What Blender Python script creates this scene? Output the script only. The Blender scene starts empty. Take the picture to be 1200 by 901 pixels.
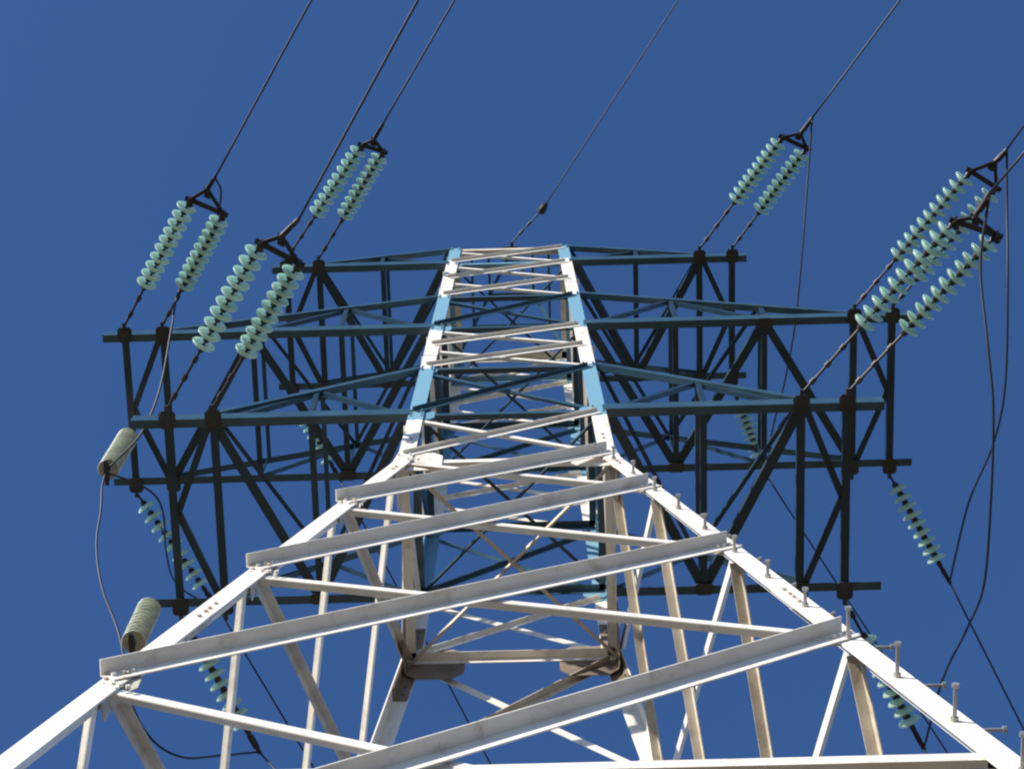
import bpy, bmesh, math, random
from mathutils import Vector, Matrix
random.seed(7)
S = bpy.context.scene
COL = S.collection
R = math.radians
H = 23.33                     # height of the tower's waist above the ground

# ------------------------------------------------------------------ camera
CAM = Vector((0.2538, -7.8545, -21.7271 + H)); YAW, PIT, ROL, FPX = -0.0295, 1.30437, 0.00314, 2532.08
FW = Vector((math.sin(YAW) * math.cos(PIT), math.cos(YAW) * math.cos(PIT), math.sin(PIT)))
RT = Vector((math.cos(YAW), -math.sin(YAW), 0)); UP = RT.cross(FW)
RT, UP = RT * math.cos(ROL) + UP * math.sin(ROL), -RT * math.sin(ROL) + UP * math.cos(ROL)
cd = bpy.data.cameras.new('camera'); cam = bpy.data.objects.new('camera', cd); COL.objects.link(cam)
cam.matrix_world = Matrix(((RT.x, UP.x, -FW.x, CAM.x), (RT.y, UP.y, -FW.y, CAM.y), (RT.z, UP.z, -FW.z, CAM.z), (0, 0, 0, 1)))
cd.sensor_width = 36; cd.lens = 36 * FPX / 1200; cd.clip_start = 0.1; cd.clip_end = 20000
S.camera = cam

# ------------------------------------------------------------------ sky and sun
SUN = Vector((-0.72, -0.60, 0.32)).normalized()
sel = math.asin(SUN.z)
W = bpy.data.worlds.new('World'); S.world = W; W.use_nodes = True
nt = W.node_tree; bgn = nt.nodes['Background']
sky = nt.nodes.new('ShaderNodeTexSky'); sky.sky_type = 'NISHITA'; sky.sun_disc = False
sky.sun_elevation = sel; sky.sun_rotation = math.atan2(SUN.x, SUN.y)
sky.altitude = 200; sky.air_density = 0.7; sky.dust_density = 0.0; sky.ozone_density = 6.8
nt.links.new(sky.outputs[0], bgn.inputs[0]); bgn.inputs[1].default_value = 0.15
ld = bpy.data.lights.new('sun', 'SUN'); ld.energy = 5.0; ld.angle = R(0.53); ld.color = (1, 0.93, 0.82)
lo = bpy.data.objects.new('sun', ld); COL.objects.link(lo)
lo.rotation_euler = (-SUN).to_track_quat('-Z', 'Y').to_euler(); lo.location = SUN * 60
S.view_settings.view_transform = 'Standard'; S.view_settings.look = 'None'
S.view_settings.exposure = 0.66; S.view_settings.gamma = 1; S.view_settings.use_curve_mapping = False
S.cycles.filter_width = 2.2

# ------------------------------------------------------------------ materials
def mat(name, col, rough=.5, metal=0, var=.12, scale=3, col2=None, bands=None, stain=None):
    m = bpy.data.materials.new(name); m.use_nodes = True
    t = m.node_tree; b = t.nodes['Principled BSDF']
    N = t.nodes.new; L = t.links.new
    tc = N('ShaderNodeTexCoord')
    nz = N('ShaderNodeTexNoise'); nz.inputs['Scale'].default_value = scale; nz.inputs['Detail'].default_value = 6
    L(tc.outputs['Object'], nz.inputs['Vector'])
    rp = N('ShaderNodeValToRGB')
    c2 = col2 or tuple(c * (1 - var * 2) for c in col)
    rp.color_ramp.elements[0].position = .35; rp.color_ramp.elements[0].color = (*c2, 1)
    rp.color_ramp.elements[1].position = .62; rp.color_ramp.elements[1].color = (*col, 1)
    L(nz.outputs['Fac'], rp.inputs['Fac'])
    out = rp.outputs['Color']
    if bands:                                   # paint bands by height on the leg
        bc, zs = bands
        sp = N('ShaderNodeSeparateXYZ')
        nr = N('ShaderNodeTexNoise'); nr.inputs['Scale'].default_value = 9; L(tc.outputs['Object'], nr.inputs['Vector'])
        va = N('ShaderNodeVectorMath'); va.operation = 'MULTIPLY_ADD'; va.inputs[1].default_value = (0, 0, .22); L(nr.outputs['Color'], va.inputs[0]); L(tc.outputs['Object'], va.inputs[2]); L(va.outputs[0], sp.inputs[0])
        tot = None
        for z0, z1 in zs:
            a = N('ShaderNodeMath'); a.operation = 'GREATER_THAN'; a.inputs[1].default_value = z0; L(sp.outputs[2], a.inputs[0])
            c = N('ShaderNodeMath'); c.operation = 'LESS_THAN'; c.inputs[1].default_value = z1; L(sp.outputs[2], c.inputs[0])
            d = N('ShaderNodeMath'); d.operation = 'MULTIPLY'; L(a.outputs[0], d.inputs[0]); L(c.outputs[0], d.inputs[1])
            if tot is None: tot = d.outputs[0]
            else:
                e = N('ShaderNodeMath'); e.operation = 'ADD'; L(tot, e.inputs[0]); L(d.outputs[0], e.inputs[1]); tot = e.outputs[0]
        mx = N('ShaderNodeMix'); mx.data_type = 'RGBA'; L(tot, mx.inputs[0]); L(out, mx.inputs[6]); mx.inputs[7].default_value = (*bc, 1)
        out = mx.outputs[2]
    if stain:                                   # rust and dirt blotches of their own shape
        sc, amt, n2s = stain
        n2 = N('ShaderNodeTexNoise'); n2.inputs['Scale'].default_value = n2s; n2.inputs['Detail'].default_value = 8; n2.inputs['Roughness'].default_value = .72
        mp = N('ShaderNodeMapping'); mp.inputs['Scale'].default_value = (1, 1, .45); L(tc.outputs['Object'], mp.inputs[0]); L(mp.outputs[0], n2.inputs['Vector'])
        r2 = N('ShaderNodeValToRGB'); r2.color_ramp.elements[0].position = 1 - amt; r2.color_ramp.elements[0].color = (0, 0, 0, 1)
        r2.color_ramp.elements[1].position = min(1, 1 - amt + .2); r2.color_ramp.elements[1].color = (.75, .75, .75, 1)
        L(n2.outputs['Fac'], r2.inputs['Fac'])
        mx = N('ShaderNodeMix'); mx.data_type = 'RGBA'; L(r2.outputs['Color'], mx.inputs[0]); L(out, mx.inputs[6]); mx.inputs[7].default_value = (*sc, 1)
        out = mx.outputs[2]
    L(out, b.inputs['Base Color'])
    b.inputs['Roughness'].default_value = rough; b.inputs['Metallic'].default_value = metal
    bp = N('ShaderNodeBump'); bp.inputs['Strength'].default_value = .12; bp.inputs['Distance'].default_value = .01
    n3 = N('ShaderNodeTexNoise'); n3.inputs['Scale'].default_value = 40; L(tc.outputs['Object'], n3.inputs['Vector'])
    L(n3.outputs['Fac'], bp.inputs['Height']); L(bp.outputs['Normal'], b.inputs['Normal'])
    return m

Z1, Z2, Z3, Z4 = 1.78, 6.22, 10.64, 11.82
Z1T, Z2T = 3.95, 8.2
BAND = [(Z1 - .12 + H, Z1T + .12 + H), (Z2 - .06 + H, Z2T + .1 + H), (Z3 + .35 + H, Z4 + .3 + H)]
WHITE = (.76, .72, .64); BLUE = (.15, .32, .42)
M_LEG = mat('leg_paint', WHITE, .5, var=.05, bands=(BLUE, BAND), stain=((.40, .31, .23), .46, 6))
M_WHITE = mat('white_paint', WHITE, .5, var=.06, stain=((.34, .25, .17), .45, 5))
M_CREAM = mat('weathered_shaded_white_paint', (.56, .50, .40), .6, var=.12, stain=((.30, .22, .15), .50, 5))  # tan base paints in shade and warm ground bounce; the blotches are weathering
M_BLUE = mat('light_blue_paint', BLUE, .4, var=.1, stain=((.05, .08, .09), .33, 5))
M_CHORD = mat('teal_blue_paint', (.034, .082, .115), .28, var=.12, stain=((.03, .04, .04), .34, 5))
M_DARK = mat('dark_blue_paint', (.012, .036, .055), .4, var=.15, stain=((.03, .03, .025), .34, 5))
M_PLATE = mat('dark_plate', (.035, .04, .042), .55, var=.2, stain=((.10, .045, .02), .42, 9))
M_RUST = mat('rusty_plate', (.24, .185, .135), .7, var=.2, stain=((.16, .08, .04), .45, 7))
M_ZINC = mat('galvanised_steel', (.42, .41, .38), .45, .6, var=.15)
M_STEELD = mat('dark_hardware', (.035, .03, .028), .5, .4, var=.2, stain=((.12, .06, .03), .40, 14))
M_WIRE = mat('aged_aluminium_wire', (.018, .021, .034), .55, .1, var=.1)
M_CONC = mat('concrete', (.33, .32, .30), .9, var=.15, scale=6)
M_GROUND = mat('dry_grass', (.235, .165, .085), .95, var=.3, scale=.35, col2=(.15, .11, .05))
g = M_GLASS = bpy.data.materials.new('green_glass'); g.use_nodes = True
b = g.node_tree.nodes['Principled BSDF']; b.inputs['Base Color'].default_value = (.72, .88, .79, 1)
b.inputs['Roughness'].default_value = .12; b.inputs['Transmission Weight'].default_value = .45; b.inputs['IOR'].default_value = 1.5
b.inputs['Coat Weight'].default_value = .6
gt = g.node_tree; tr = gt.nodes.new('ShaderNodeBsdfTranslucent'); tr.inputs[0].default_value = (.64, .92, .76, 1)
ms = gt.nodes.new('ShaderNodeMixShader'); ms.inputs[0].default_value = .38
gt.links.new(b.outputs[0], ms.inputs[1]); gt.links.new(tr.outputs[0], ms.inputs[2])
gt.links.new(ms.outputs[0], gt.nodes['Material Output'].inputs[0])

M_GREY = mat('grey_green_disc', (.60, .65, .54), .3, var=.15, scale=12)  # dull opaque grey-green of the hanging strings

# ------------------------------------------------------------------ helpers
def P(x, y, z): return Vector((x, y, z + H))
def unproj(u, v, z=None, y=None):
    d = FW + RT * ((u - 600) / FPX) + UP * ((450.5 - v) / FPX)
    k = (z + H - CAM.z) / d.z if z is not None else (y - CAM.y) / d.y
    return CAM + d * k
def empty(name, loc, label=None, cat=None, group=None):
    o = bpy.data.objects.new(name, None); COL.objects.link(o); o.location = loc; o.empty_display_size = .3
    if label: o['label'] = label; o['category'] = cat
    if group: o['group'] = group
    return o
def origin(o):
    v = Vector((0, 0, 0))
    while o: v = v + Vector(o.location); o = o.parent
    return v
def obj(name, bm, m, parent=None, smooth=False):
    me = bpy.data.meshes.new(name)
    bmesh.ops.recalc_face_normals(bm, faces=bm.faces)
    if parent is not None: bmesh.ops.translate(bm, vec=-origin(parent), verts=bm.verts)
    bm.to_mesh(me); bm.free(); me.materials.append(m)
    if smooth:
        for p in me.polygons: p.use_smooth = True
    o = bpy.data.objects.new(name, me); COL.objects.link(o); o.parent = parent
    return o
def loft(bm, rings):
    vs = [[bm.verts.new(p) for p in r] for r in rings]
    n = len(rings[0])
    for a, c in zip(vs, vs[1:]):
        for i in range(n): bm.faces.new((a[i], a[(i + 1) % n], c[(i + 1) % n], c[i]))
    bm.faces.new(vs[0][::-1]); bm.faces.new(vs[-1])
def lring(c, d1, d2, w1, w2, t):
    return [c, c + d1 * w1, c + d1 * w1 + d2 * t, c + d1 * t + d2 * t, c + d1 * t + d2 * w2, c + d2 * w2]
def angle(bm, A, B, d1, d2, w1, w2=None, t=.009):
    """rolled L-section bar from A to B, heel on the line AB, flanges along d1 and d2"""
    w2 = w2 or w1; ax = (B - A).normalized()
    d1 = (d1 - ax * d1.dot(ax)).normalized(); d2 = (d2 - ax * d2.dot(ax) - d1 * d2.dot(d1)).normalized()
    loft(bm, [lring(A, d1, d2, w1, w2, t), lring(B, d1, d2, w1, w2, t)])
def bar(name, A, B, d1, d2, w, m, parent, w2=None, t=.009):
    bm = bmesh.new(); angle(bm, A, B, d1, d2, w, w2, t); return obj(name, bm, m, parent)
def slab(bm, c, u, v, n, su, sv, sn):
    u, v, n = u.normalized() * su / 2, v.normalized() * sv / 2, n.normalized() * sn / 2
    r = [[c + k * n + i * u + j * v for i, j in ((-1, -1), (1, -1), (1, 1), (-1, 1))] for k in (-1, 1)]
    loft(bm, r)
def cut_plate(bm, c, u, v, n, su, sv, sn, cc=.28):
    u, v, n = u.normalized() * su / 2, v.normalized() * sv / 2, n.normalized() * sn / 2; k = 1 - 2 * cc
    o = [(-1, -k), (-k, -1), (k, -1), (1, -k), (1, k), (k, 1), (-k, 1), (-1, k)]
    loft(bm, [[c + s * n + i * u + j * v for i, j in o] for s in (-1, 1)])
def frame(ax):
    ax = ax.normalized(); h = Vector((0, 0, 1)) if abs(ax.z) < .9 else Vector((1, 0, 0))
    a = ax.cross(h).normalized(); return a, ax.cross(a).normalized()
def rod(bm, A, B, r, n=8, r2=None):
    a, c = frame(B - A); r2 = r2 or r
    loft(bm, [[q + (a * math.cos(2 * math.pi * i / n) + c * math.sin(2 * math.pi * i / n)) * rr for i in range(n)] for q, rr in ((A, r), (B, r2))])
def lathe(bm, A, ax, prof, n=20):
    ax = ax.normalized(); a, c = frame(ax)
    loft(bm, [[A + ax * s + (a * math.cos(2 * math.pi * i / n) + c * math.sin(2 * math.pi * i / n)) * max(r, 1e-4) for i in range(n)] for r, s in prof])
def spline(pts, sub=10):
    out = []; q = [pts[0] * 2 - pts[1]] + pts + [pts[-1] * 2 - pts[-2]]
    for i in range(1, len(q) - 2):
        p0, p1, p2, p3 = q[i - 1:i + 3]
        for k in range(sub):
            t = k / sub
            out.append(.5 * ((2 * p1) + (p2 - p0) * t + (2 * p0 - 5 * p1 + 4 * p2 - p3) * t * t + (3 * p1 - p0 - 3 * p2 + p3) * t ** 3))
    return out + [pts[-1]]
def tube(bm, pts, r, n=6):
    rings = []; a = None
    for i, p in enumerate(pts):
        t = (pts[min(i + 1, len(pts) - 1)] - pts[max(i - 1, 0)]).normalized()
        if a is None: a, _ = frame(t)
        a = (a - t * a.dot(t)).normalized(); c = t.cross(a)
        rings.append([p + (a * math.cos(2 * math.pi * k / n) + c * math.sin(2 * math.pi * k / n)) * r for k in range(n)])
    loft(bm, rings)
def bolt(bm, c, n, r=.016, h=.016): rod(bm, c, c + n.normalized() * h, r, 6)

# ------------------------------------------------------------------ ground
bm = bmesh.new(); gs = 6000
vs = [bm.verts.new((x, y, 0)) for x, y in ((-gs, -gs), (gs, -gs), (gs, gs), (-gs, gs))]; bm.faces.new(vs)
ob = obj('ground', bm, M_GROUND); ob['kind'] = 'structure'

# ------------------------------------------------------------------ the tower
A0, K, SL = 1.15, 0.0179, 0.151
def hw(z): return A0 - K * z if z >= 0 else A0 - SL * z
tower = empty('lattice_tower', (0, 0, 0), 'white and blue painted steel lattice pylon with three pairs of crossarms', 'electricity pylon')
ZL = [0, -2.62, -5.60, -8.97, -13.75, -23.2]       # joints on the two left-hand legs
ZR = [0, -2.04, -5.08, -8.20, -13.55, -23.2]       # joints on the two right-hand legs
ZM = [(a + c) / 2 for a, c in zip(ZL, ZR)]
X, Y, Z = Vector((1, 0, 0)), Vector((0, 1, 0)), Vector((0, 0, 1))
WL, TL = .175, .016
legs = {}
for sx in (-1, 1):
    for sy in (-1, 1):
        bm = bmesh.new(); rings = []
        for z in (-H + .25, -14, -9, -5, -.25, -.08, .08, .25, 3, 6, 9, Z4 + .08):
            h = hw(z) + (.012 if abs(z) < .1 else 0)
            rings.append(lring(P(sx * h, sy * h, z), -sx * X, -sy * Y, WL, WL, TL))
        loft(bm, rings)
        l = obj('leg', bm, M_LEG, tower); legs[sx, sy] = l
        bm = bmesh.new(); hb = hw(-H)
        slab(bm, P(sx * (hb - .08), sy * (hb - .08), -H + .12), X, Y, Z, .8, .8, .30); obj('footing', bm, M_CONC, tower)

FACES = {'front': (X, -Y), 'right': (Y, X), 'back': (-X, Y), 'left': (-Y, -X)}
def fpt(face, side, z):                        # heel line of the leg on this face
    u, n = FACES[face]; h = hw(z); v = u * (side * h) + n * h; return Vector((v.x, v.y, z + H))
def diag(face, s0, z0, s1, z1, w, name, m, outer, t=.009, w2=None, inset=.09):
    u, n = FACES[face]; A, B = fpt(face, s0, z0), fpt(face, s1, z1)
    ax = (B - A).normalized(); A = A + ax * inset; B = B - ax * inset
    nn = n if z0 > -.01 and z1 > -.01 else (n + Z * SL).normalized()
    e = (Z - ax * Z.dot(ax)); e = (e - nn * e.dot(nn)).normalized()
    off = nn * .004 if outer else nn * -(TL + .004)
    o = bar(name, A + e * w / 2 + off, B + e * w / 2 + off, -e, nn if outer else -nn, w, m, tower, w2, t)
    if name == 'diagonal_brace' and face == 'front':
        bm = bmesh.new(); bm.from_mesh(o.data)
        for p, q in ((A, 1), (B, -1)):
            for k in (.05, .12, .19): bolt(bm, p + ax * q * k + nn * (.002 if outer else .018), nn, .017, .034 if outer else .02)
        bm.to_mesh(o.data); bm.free()
    return o
def horiz(face, z, w, name, m, outer=False, zoff=0):
    u, n = FACES[face]; A, B = fpt(face, -1, z), fpt(face, 1, z)
    off = n * .005 if outer else n * -(TL + .006)
    return bar(name, A + u * .04 + off + Z * zoff, B - u * .04 + off + Z * zoff, -Z, -n, w, m, tower)

# lower body: crossed diagonals, a heavy outer one and a light inner one per panel
for f in FACES:
    fr = f == 'front'
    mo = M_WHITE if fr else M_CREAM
    side = f in ('left', 'right')
    for i in range(5):
        if f == 'front': zp, zm_ = ZR, ZL          # (+u leg, -u leg)
        elif f == 'left': zp, zm_ = ZL, ZM
        elif f == 'right': zp, zm_ = ZM, ZR
        else: zp, zm_ = ZM, ZM
        top = .12 if i == 0 else 0
        diag(f, 1, zp[i] + (.05 if i == 0 else -.04), -1, zm_[i + 1] - (.05 if fr else -.03), .165 if fr else .085, 'diagonal_brace', M_WHITE, True, .010, .112 if fr else .07, .055 if fr else .09)
        diag(f, -1, zm_[i] - .12 + (0 if i else .05), 1, zp[i + 1] - .08, .088 if fr else .08, 'diagonal_brace', M_WHITE if fr else M_CREAM, False, .009, .078 if fr else .085, .12)  # off the front face, inner bars take the white with shade painted in
    horiz(f, -10.95, .09, 'horizontal_brace', M_WHITE)
    horiz(f, -.02, .10, 'horizontal_brace', M_WHITE)
# upper body
panels = [(0, Z1, 1, M_WHITE), (Z1, Z1T, 1, M_CHORD), (Z1T, 5.1, 1, M_WHITE), (5.1, Z2, 1, M_WHITE), (Z2, Z2T, 1, M_CHORD),
          (Z2T, 9.4, 1, M_WHITE), (9.4, Z3, 1, M_WHITE), (Z3, Z4, 1, M_WHITE)]
for f in FACES:
    for z0, z1, _, m in panels:
        diag(f, 1, z1 - .05, -1, z0 + .05, .095, 'lattice_bar', m, True, .008, .05, .10)
        diag(f, -1, z1 - .08, 1, z0 + .02, .065, 'lattice_bar', m, False, .008, .055, .12)
    for z, m in ((Z1, M_CHORD), (Z1T, M_CHORD), (Z2, M_CHORD), (Z2T, M_CHORD), (Z3, M_BLUE), (Z4, M_CREAM)):
        horiz(f, z, .085 if z < Z4 else .12, 'horizontal_bar', m, False, .10)
# plan bracing inside the body
for z, m, w in ((-.1, M_CREAM, .08), (Z1 + .12, M_DARK, .08), (Z2 + .12, M_DARK, .07), (Z3 + .12, M_DARK, .07)):
    h = hw(z) - .04
    bar('plan_brace', P(-h, -h, z), P(h, h, z), X - Y, Z, .5 * w, m, tower, w)
    bar('plan_brace', P(-h, h, z - .02), P(h, -h, z - .02), X + Y, -Z, .5 * w, m, tower, w)
# gussets on the legs
for sx in (-1, 1):
    for sy in (-1, 1):
        l = legs[sx, sy]
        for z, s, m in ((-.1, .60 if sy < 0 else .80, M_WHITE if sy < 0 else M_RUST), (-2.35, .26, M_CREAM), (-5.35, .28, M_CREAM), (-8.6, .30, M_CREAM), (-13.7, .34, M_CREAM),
                        (Z1 + .05, .36, M_BLUE), (Z1T, .26, M_BLUE), (Z2 + .05, .34, M_BLUE), (Z2T, .24, M_BLUE), (Z3 + .03, .3, M_BLUE), (Z4, .22, M_BLUE)):
            if -9 < z < -1: z = (ZL if sx < 0 else ZR)[{-2.35: 1, -5.35: 2, -8.6: 3}[z]] - .02
            h = hw(z); bm = bmesh.new(); d = TL + .008
            c = P(sx * (h - s * .42), sy * (h - d), z); cut_plate(bm, c, X, Z, Y, s * .8, s, .009, .2)
            for i in (-.3, .3):
                for j in (-.3, 0, .3):
                    bolt(bm, P(sx * (h - .09 + i * .2), sy * h, z + j * s) , Y * sy, .014, .018)
            obj('gusset_plate', bm, m, l)
            bm = bmesh.new(); c = P(sx * (h - d), sy * (h - s * .42), z); cut_plate(bm, c, Y, Z, X, s * .8, s, .009, .2)
            obj('gusset_plate', bm, m, l)
# splice angles round the kink at the waist and higher up on the legs
for (sx, sy), l in legs.items():
    for zs, m in (((-.8, -.45, -.06, .06, .45, .85), M_CREAM if sy < 0 else M_RUST), ((-7.35, -7.1, -6.75), M_CREAM)):
        bm = bmesh.new(); rings = []
        for z in zs:
            h = hw(z) + (.012 if abs(z) < .1 else 0) - TL - .002
            rings.append(lring(P(sx * h, sy * h, z), -sx * X, -sy * Y, .15, .15, .014))
        loft(bm, rings)
        for z in (zs[0] + .1, zs[0] + .25, zs[-1] - .1, zs[-1] - .25):
            h = hw(z) - TL - .014
            bolt(bm, P(sx * (h - .08), sy * h, z), -Y * sy, .018, .022); bolt(bm, P(sx * h, sy * (h - .08), z), -X * sx, .018, .022)
            bolt(bm, P(sx * (h - .07), sy * (hw(z) - .004), z), Y * sy, .017, .022)
        obj('splice_angle', bm, m, l)
# step bolts up the front right leg
l = legs[1, -1]
for k in range(13):
    z = -12.4 + k * 1.0
    h = hw(z); bm = bmesh.new()
    a = P(h - .10, -h, z); sl = .21 if z < -7.9 else .12
    c = a - Y * sl
    rod(bm, a + Y * .03, c, .0125, 8); rod(bm, c, c - Y * .02, .023, 10); rod(bm, a, a - Y * .026, .024, 6)
    obj('step_bolt', bm, M_ZINC, l)
    bm = bmesh.new(); a = P(hw(z + .09), -h + .10, z + .09); c = a + X * sl
    rod(bm, a - X * .03, c, .0125, 8); rod(bm, c, c + X * .02, .023, 10); rod(bm, a, a + X * .026, .024, 6)
    obj('step_bolt', bm, M_ZINC, l)
# earth-wire peak
ZP = 15.85
for sx in (-1, 1):
    for sy in (-1, 1):
        h = hw(Z4)
        bar('peak_leg', P(sx * h, sy * h, Z4 + .08), P(sx * .07, sy * .07, ZP), -sx * X, -sy * Y, .05, M_CHORD, tower)
for z in (13.1, 14.3):
    h = .07 + (hw(Z4) - .07) * (ZP - z) / (ZP - Z4)
    for f, (u, n) in FACES.items():
        o = n * (h - .012); bar('peak_bar', P(0, 0, z) + o - u * h, P(0, 0, z) + o + u * h, -Z, -n, .04, M_CHORD, tower)
bm = bmesh.new(); slab(bm, P(0, 0, ZP + .02), X, Y, Z, .26, .26, .05); slab(bm, P(0.02, -.16, ZP - .05), X, Y, Z, .05, .14, .10)
obj('peak_cap', bm, M_PLATE, tower)

# ------------------------------------------------------------------ crossarms
ARMS = [(Z1, Z1T, 3.33, 3.85, .42), (Z2, Z2T, 4.60, 5.11, .30), (Z3, Z4, 2.91, 3.41, .22)]
for zb, zt, xa, xt, ext in ARMS:
    for s in (-1, 1):
        h = hw(zb); ht = hw(zt); XS = X * s
        x0 = hw(zb); n1 = x0 + (xa - x0) / 3; n2 = x0 + (xa - x0) * 2 / 3
        if zb != Z2: n1 = x0 + (xa - x0) / 2; n2 = None
        arm = empty('cross_arm', P(s * x0, 0, zb)); arm.parent = tower
        for sy in (-1, 1):
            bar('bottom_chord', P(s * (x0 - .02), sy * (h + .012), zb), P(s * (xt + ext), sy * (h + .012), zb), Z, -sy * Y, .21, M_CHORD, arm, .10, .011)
        for sy in (-1, 1):
            hh = lambda x: ht + (h - ht) * (x - x0) / (xa - x0)
            zz = lambda x: zt + (zb + .20 - zt) * (x - x0) / (xa - x0)
            bar('top_chord', P(s * (hw(zt) - .02), sy * (ht + .012), zt), P(s * (xa + .05), sy * (h + .012), zb + .185), Z, -sy * Y, .085, M_CHORD, arm)
            nodes = [n1] if n2 is None else [n1, n2]
            for x in nodes:                    # web posts
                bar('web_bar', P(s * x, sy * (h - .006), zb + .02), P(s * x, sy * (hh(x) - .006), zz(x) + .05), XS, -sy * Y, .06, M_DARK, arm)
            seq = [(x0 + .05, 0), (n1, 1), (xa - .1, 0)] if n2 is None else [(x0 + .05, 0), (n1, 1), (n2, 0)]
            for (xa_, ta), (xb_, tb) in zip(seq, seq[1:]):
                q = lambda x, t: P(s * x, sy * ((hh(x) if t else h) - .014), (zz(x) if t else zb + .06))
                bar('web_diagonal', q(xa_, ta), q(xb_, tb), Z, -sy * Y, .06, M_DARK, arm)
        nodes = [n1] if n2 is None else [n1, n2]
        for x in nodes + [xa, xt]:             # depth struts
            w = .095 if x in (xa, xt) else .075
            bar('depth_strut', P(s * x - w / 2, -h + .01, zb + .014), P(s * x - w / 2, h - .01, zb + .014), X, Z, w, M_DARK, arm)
        dz = zb + .03
        zig = [(x0 + .03, -1), (n1, 1), (xa, -1)] if n2 is None else [(x0 + .03, -1), (n1, 1), (n2, -1), (xa, 1)]
        for (xp, sp), (xq, sq) in zip(zig, zig[1:]):
            a, c = P(s * xp, sp * (h - .04), dz), P(s * xq, sq * (h - .04), dz)
            d = (c - a).normalized(); e = Z.cross(d)
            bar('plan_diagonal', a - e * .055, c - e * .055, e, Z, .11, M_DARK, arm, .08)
        mid = P(s * (xt - .04), 0, zb + .036)
        for sy in (-1, 1):                     # K-bars at the tip
            c = P(s * (xa + .06), sy * (h - .06), zb + .036); d = (c - mid).normalized(); e = Z.cross(d)
            bar('tip_brace', mid - e * .04, c - e * .04, e, Z, .08, M_DARK, arm, .06)
        for x in nodes:                        # struts between the top chords
            hh_ = ht + (h - ht) * (x - x0) / (xa - x0); zz_ = zt + (zb + .20 - zt) * (x - x0) / (xa - x0)
            bar('top_strut', P(s * x, -hh_, zz_ + .02), P(s * x, hh_, zz_ + .02), X, Z, .055, M_CHORD, arm)
        tops = [x0] + nodes + [xa]
        tp = lambda x, q: P(s * x, q * (ht + (h - ht) * (x - x0) / (xa - x0) - .03), zt + (zb + .20 - zt) * (x - x0) / (xa - x0) + .04)
        for k, (xp, xq) in enumerate(zip(tops, tops[1:])):       # zigzag between the top chords
            q = 1 if k % 2 else -1; a, c = tp(xp, q), tp(xq, -q); d = (c - a).normalized(); e = Z.cross(d)
            bar('top_diagonal', a - e * .025, c - e * .025, e, Z, .05, M_DARK, arm, .05)
        for x in (xa, xt):                     # node plates that carry the strings
            for sy in (-1, 1):
                bm = bmesh.new(); c = P(s * x, sy * (h + .01), zb - .008); cut_plate(bm, c, X, Y, Z, .19, .21, .012, .16)
                slab(bm, c + Y * sy * .12, X, Y, Z, .045, .10, .04)
                for i in (-.06, .06):
                    for j in (-.06, .06): bolt(bm, c + X * i + Y * j - Z * .005, -Z, .014, .016)
                obj('node_plate', bm, M_PLATE, arm)
        for x, sy in [(n1, 1)] + ([(n2, -1)] if n2 else []):
            bm = bmesh.new(); cut_plate(bm, P(s * x, sy * (h - .05), zb - .008), X, Y, Z, .22, .14, .012, .16); obj('node_plate', bm, M_PLATE, arm)

# ------------------------------------------------------------------ insulators and conductors
def disc(A, ax, parent, m=None):
    bm = bmesh.new()
    lathe(bm, A, ax, [(.030, -.016), (.060, -.014), (.104, .000), (.132, .022), (.139, .038), (.132, .046), (.122, .034), (.110, .050), (.096, .028), (.080, .046), (.064, .026), (.030, .022)], 20)
    return obj('glass_disc', bm, m or M_GLASS, parent, True)
def string(A, B, start, n, parent, pitch=.140, m=None):
    """hardware line from A to B with n glass discs beginning at distance start"""
    ax = (B - A).normalized(); Ln = (B - A).length; bm = bmesh.new()
    rod(bm, A, A + ax * (start - .05), .017, 8)
    q = .16
    while q < start - .12:
        rod(bm, A + ax * q, A + ax * (q + .07), .032, 8); q += .26
    for i in range(n):
        s = start + i * pitch
        lathe(bm, A, ax, [(.012, s - .075), (.036, s - .066), (.046, s - .03), (.050, s - .004), (.018, s + .018), (.012, s + .07)], 10)
    e = start + (n - 1) * pitch + .05
    if Ln > e + .02: rod(bm, A + ax * e, B, .019, 8); rod(bm, A + ax * (e + .03), A + ax * min(Ln, e + .11), .034, 8)
    st = obj('insulator_string', bm, M_STEELD, parent)
    for i in range(n): disc(A + ax * (start + i * pitch + random.uniform(-.004, .004)), (ax + Vector((random.uniform(-.03, .03), random.uniform(-.03, .03), random.uniform(-.03, .03)))), st, m)
    return st
def wire(name, pts, r, label, group=None, cat='cable', m=None):
    bm = bmesh.new(); tube(bm, pts, r); o = obj(name, bm, m or M_WIRE, None, True)
    o['label'] = label; o['category'] = cat
    if group: o['group'] = group
    return o
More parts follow.
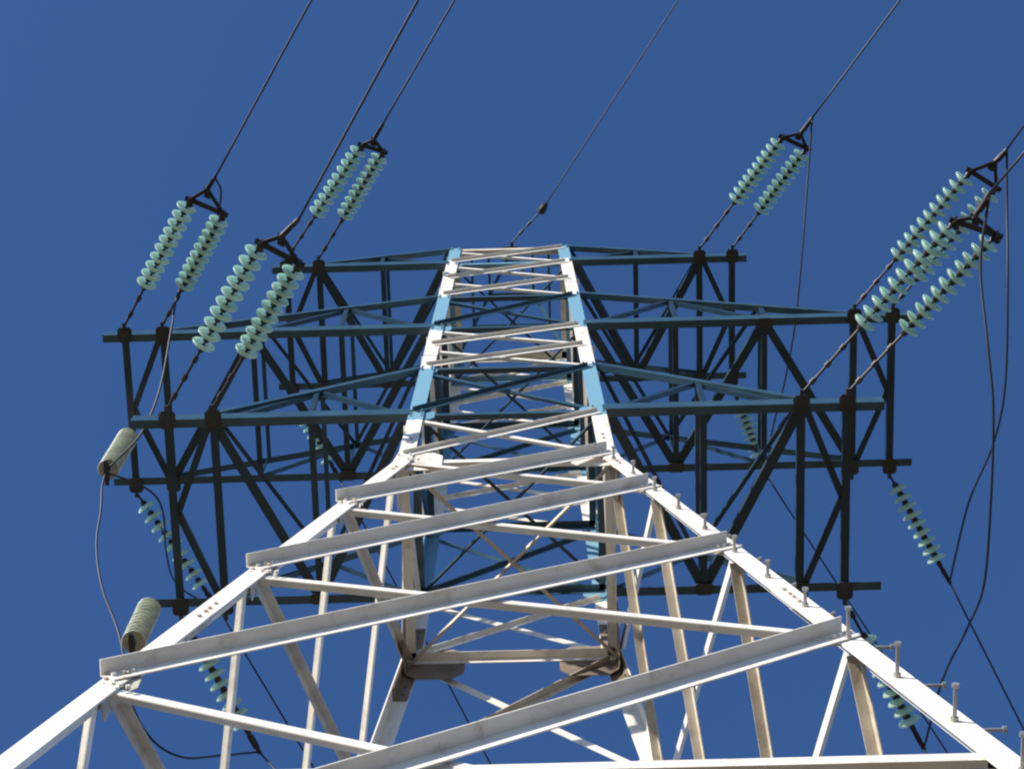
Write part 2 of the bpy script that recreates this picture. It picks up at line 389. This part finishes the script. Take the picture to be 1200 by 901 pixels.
def front_set(nm, z, xo, xi, s, pA0, pA1, pB0, pB1, py, w0, w1, n, labels):
    """double tension set: strings from the outer and inner node; pX0/pX1 pixel of first and last disc, py yoke apex, w1 pixel of the wire leaving the frame"""
    zs = z - .10; h = hw(z)
    r = empty('insulator_set', P(s * (xo + xi) / 2, -h - .16, z), labels[0], 'insulators', 'double insulator sets reaching towards the viewer')
    ends = []
    for x, (a, c) in ((xo, (pA0, pA1)), (xi, (pB0, pB1))):
        A = P(s * x, -h - .13, z); a = unproj(*a, z=z - .12); c = unproj(*c, z=z - .26)
        ax = (c - A).normalized(); st = (a - A).dot(ax); L = (c - A).dot(ax)
        E = A + ax * (L + .16); string(A, E, st, n, r, (L - st) / (n - 1)); ends.append(E)
    apex = unproj(*py, z=z - .34); mid = (ends[0] + ends[1]) / 2
    bm = bmesh.new(); nrm = (ends[1] - ends[0]).cross(apex - mid).normalized(); u = (ends[1] - ends[0]).normalized(); v = (apex - mid).normalized()
    for p, q, w in ((ends[0] - u * .05, ends[1] + u * .05, .06), (ends[0], apex, .045), (ends[1], apex, .045)):
        slab(bm, p.lerp(q, .5) + nrm * (.004 if w > .05 else 0), q - p, nrm.cross(q - p), nrm, (q - p).length + .04, w, .03 if w > .05 else .024)
    slab(bm, mid.lerp(apex, .78), u, v, nrm, .08, .13, .034)
    for p in (ends[0], ends[1], apex): rod(bm, p - nrm * .05, p + nrm * .05, .032, 8)
    for p in (ends[0], ends[1]): rod(bm, p, p - v * .10, .036, 8)
    obj('yoke_plate', bm, M_STEELD, r)
    w0p = unproj(*w0, z=z - .38)
    bm = bmesh.new(); rod(bm, apex, w0p, .034, 8, .026); slab(bm, apex.lerp(w0p, .5) - Z * .03, w0p - apex, u, Z, .16, .05, .09); obj('tension_clamp', bm, M_STEELD, r)
    e = unproj(*w1, z=z - .55); d = (e - w0p).normalized()
    pts = [w0p + d * t + Z * (.00035 * t * t) for t in (0, .5, 1, 2, 3, 5, 8, 12, 18, 26, 36, 50, 70, 90)]
    wire('conductor', pts, .0155, labels[1], 'line conductors running overhead towards the viewer', 'power line')
    return w0p
FR = {}
FR['ML'] = front_set('ML', Z2, 5.11, 4.60, -1, (168, 334), (217, 246), (213, 336), (255, 262), (243, 222), (252, 208), (365, 0), 10,
    ('double glass insulator set on the far left, tied to the left middle crossarm tip', 'dark power line rising from the leftmost insulator set to the top edge'))
FR['LL'] = front_set('LL', Z1, 3.85, 3.33, -1, (240, 408), (298, 299), (290, 416), (342, 322), (330, 277), (350, 257), (490, 0), 10,
    ('double glass insulator set on the left lowest crossarm, in front of the left middle crossarm', 'thicker power line from the lower left insulator set, passing beside the smaller upper set'))
FR['TL'] = front_set('TL', Z3, 3.41, 2.91, -1, (372, 252), (418, 180), (407, 256), (443, 188), (438, 164), (449, 145), (533, 0), 10,
    ('small looking double glass insulator set on the left topmost crossarm', 'thin power line rising from the small upper left insulator set'))
FR['TR'] = front_set('TR', Z3, 2.91, 3.41, 1, (866, 238), (910, 171), (893, 249), (938, 184), (938, 157), (952, 138), (1055, 0), 10,
    ('double glass insulator set on the right topmost crossarm, alone against the sky', 'power line rising from the upper right insulator set to the top edge'))
FR['MR'] = front_set('MR', Z2, 4.60, 5.11, 1, (1050, 300), (1128, 212), (1085, 332), (1158, 231), (1166, 190), (1180, 175), (1214, 128), 11,
    ('double glass insulator set on the right middle crossarm, upper of the two overlapping sets', 'power line leaving the upper of the two right hand insulator sets'))
FR['LR'] = front_set('LR', Z1, 3.33, 3.85, 1, (1008, 378), (1108, 272), (1066, 390), (1156, 288), (1142, 254), (1160, 226), (1214, 163), 11,
    ('double glass insulator set on the right lowest crossarm, lower of the two overlapping sets', 'power line leaving the lower of the two right hand insulator sets'))

def back_set(z, x, s, p0, p1, w1, n, labels, zc=.25):
    h = hw(z); A = P(s * x, h + .13, z)
    r = empty('insulator_set', A, labels[0], 'insulator', 'single insulator strings on the far side of the pylon')
    a = unproj(*p0, z=z - .12); c = unproj(*p1, z=z - zc); ax = (c - A).normalized(); st = max(.2, (a - A).dot(ax)); L = (c - A).dot(ax)
    E = A + ax * (L + .2); string(A, E, st, n, r, (L - st) / (n - 1))
    bm = bmesh.new(); rod(bm, E, E + ax * .22, .034, 8, .026); slab(bm, E + ax * .06, ax, X, Z, .16, .06, .09); obj('tension_clamp', bm, M_STEELD, r)
    E = E + ax * .2; e = unproj(*w1, z=z - zc - .4); d = (e - E).normalized()
    wire('conductor', [E + d * t + Z * (.0003 * t * t) for t in (0, .5, 1, 2, 4, 8, 14, 22, 34, 50, 80)], .0135, labels[1], 'line conductors running away behind the pylon', 'power line')
    return E
BK = {}
BK['MR'] = back_set(Z2, 5.11, 1, (1050, 566), (1096, 652), (1195, 845), 9,
    ('slanting glass insulator string hanging out over open sky at the far right', 'power line running down to the right edge from the far right insulator string'))
BK['LR'] = back_set(Z1, 3.85, 1, (1012, 750), (1064, 842), (1092, 901), 9,
    ('glass insulator string seen behind the lower part of the bolted front right leg', 'short piece of power line below the string behind the front right leg'))
BK['TR'] = back_set(Z3, 3.41, 1, (868, 484), (888, 530), (985, 690), 8,
    ('small pale insulator string behind the right lowest crossarm, below its dark chord', 'faint power line sloping down between the dark bars of the right lowest crossarm'))
BK['ML'] = back_set(Z2, 5.11, -1, (173, 588), (234, 682), (332, 840), 9,
    ('glass insulator string slanting down behind the left lowest crossarm from the far left plate', 'power line seen between the left braces, straight below the far left string'))
BK['LL'] = back_set(Z1, 3.85, -1, (232, 752), (284, 846), (322, 901), 9,
    ('glass insulator string behind the white braces at the lower left', 'short piece of power line leaving the frame at the bottom left'))
BK['TL'] = back_set(Z3, 3.41, -1, (356, 484), (384, 536), (440, 640), 8,
    ('small insulator string behind the left lowest crossarm, partly hidden by its dark bars', 'faint power line running down behind the left white braces'))

# hanging strings that steady the jumper loops on the left
def hang(top, length, n, label):
    r = empty('jumper_insulator', top, label, 'insulator')
    string(top, top - Z * length, .22, n, r, (length - .36) / (n - 1), M_GREY)
    bm = bmesh.new(); e = top - Z * length; slab(bm, e - Z * .03, Y, X, Z, .22, .06, .07); rod(bm, e - Y * .16 - Z * .05, e + Y * .16 - Z * .05, .03, 8); obj('suspension_clamp', bm, M_STEELD, r)
    return e - Z * .05
J1 = hang(P(-5.13, .30, Z2 - .01), 1.75, 15, 'thick pale insulator string hanging straight down from the left middle crossarm tip')
J2 = hang(P(-4.17, 1.04, Z1 - .01), 1.36, 11, 'thick pale insulator string just above the front left leg, partly hidden')

def U(*a): return [unproj(u, v, z=z) for u, v, z in a]
G = 'jumper cables looping round the crossarm ends'
wire('jumper_cable', spline([FR['ML']] + U((259, 226, 6.1), (252, 262, 6.35), (231, 305, 6.3), (209, 343, 6.1), (201, 385, 5.7), (187, 457, 4.9), (164, 510, 4.4)) + [J1] +
     U((118, 600, 3.9), (113, 640, 3.4), (120, 690, 2.6), (140, 745, 1.5), (155, 825, .7), (180, 868, .55), (215, 887, .6), (255, 885, .95)) + [BK['LL']], 8), .015,
     'dark jumper cable bowing out over open sky at the far left edge', G)
wire('jumper_cable', spline([J1] + U((160, 566, 4.3), (183, 582, 4.3), (192, 605, 4.4), (194, 640, 4.7), (202, 676, 5.2), (222, 696, 5.7)) + [BK['ML']], 8), .014,
     'short jumper cable curving behind the left end of the lowest crossarm', G)
wire('jumper_cable', spline([FR['TR']] + U((948, 190, 10), (942, 270, 9.5), (936, 340, 9.2), (931, 385, 9.1), (919, 450, 9.2), (905, 505, 9.7)) + [BK['TR']], 8), .014,
     'thin jumper cable dropping from the upper right insulator set', G)
wire('jumper_cable', spline([FR['MR']] + U((1180, 240, 5.6), (1181, 330, 5.0), (1178, 450, 4.7), (1164, 520, 4.8), (1135, 590, 5.2)) + [BK['MR']], 8), .016,
     'jumper cable at the right edge bending in to the far right string', G)
wire('jumper_cable', spline([FR['LR']] + U((1149, 310, 1.2), (1157, 400, .7), (1164, 480, .4), (1161, 590, .25), (1153, 685, .4), (1134, 735, .7), (1105, 795, 1.1)) + [BK['LR']], 8), .016,
     'long jumper cable at the right that swings down behind the bolted leg', G)
# earth wire from the peak
r = empty('earth_wire_fitting', P(.02, -.2, ZP - .05), 'small dark fitting on the thin wire above the middle of the tower top', 'wire fitting')
A = P(.02, -.22, ZP - .05); c = unproj(636, 245, z=ZP - .15); e = unproj(795, 0, z=ZP - .35); d = (e - c).normalized()
bm = bmesh.new(); rod(bm, A, c, .013, 8); q = (c - A)
for t in (.25, .5): rod(bm, A + q * t, A + q * (t + .12), .024, 8)
obj('link_rod', bm, M_STEELD, r)
bm = bmesh.new(); lathe(bm, c - d * .1, d, [(.03, 0), (.07, .03), (.075, .10), (.06, .14), (.06, .18), (.03, .22)], 12); obj('clamp', bm, M_STEELD, r)
wire('earth_wire', [c + d * t + Z * (.0003 * t * t) for t in (0, .5, 1, 2, 4, 8, 14, 22, 34, 50, 80)], .011,
     'thin single wire rising from the tower top centre', None, 'power line')
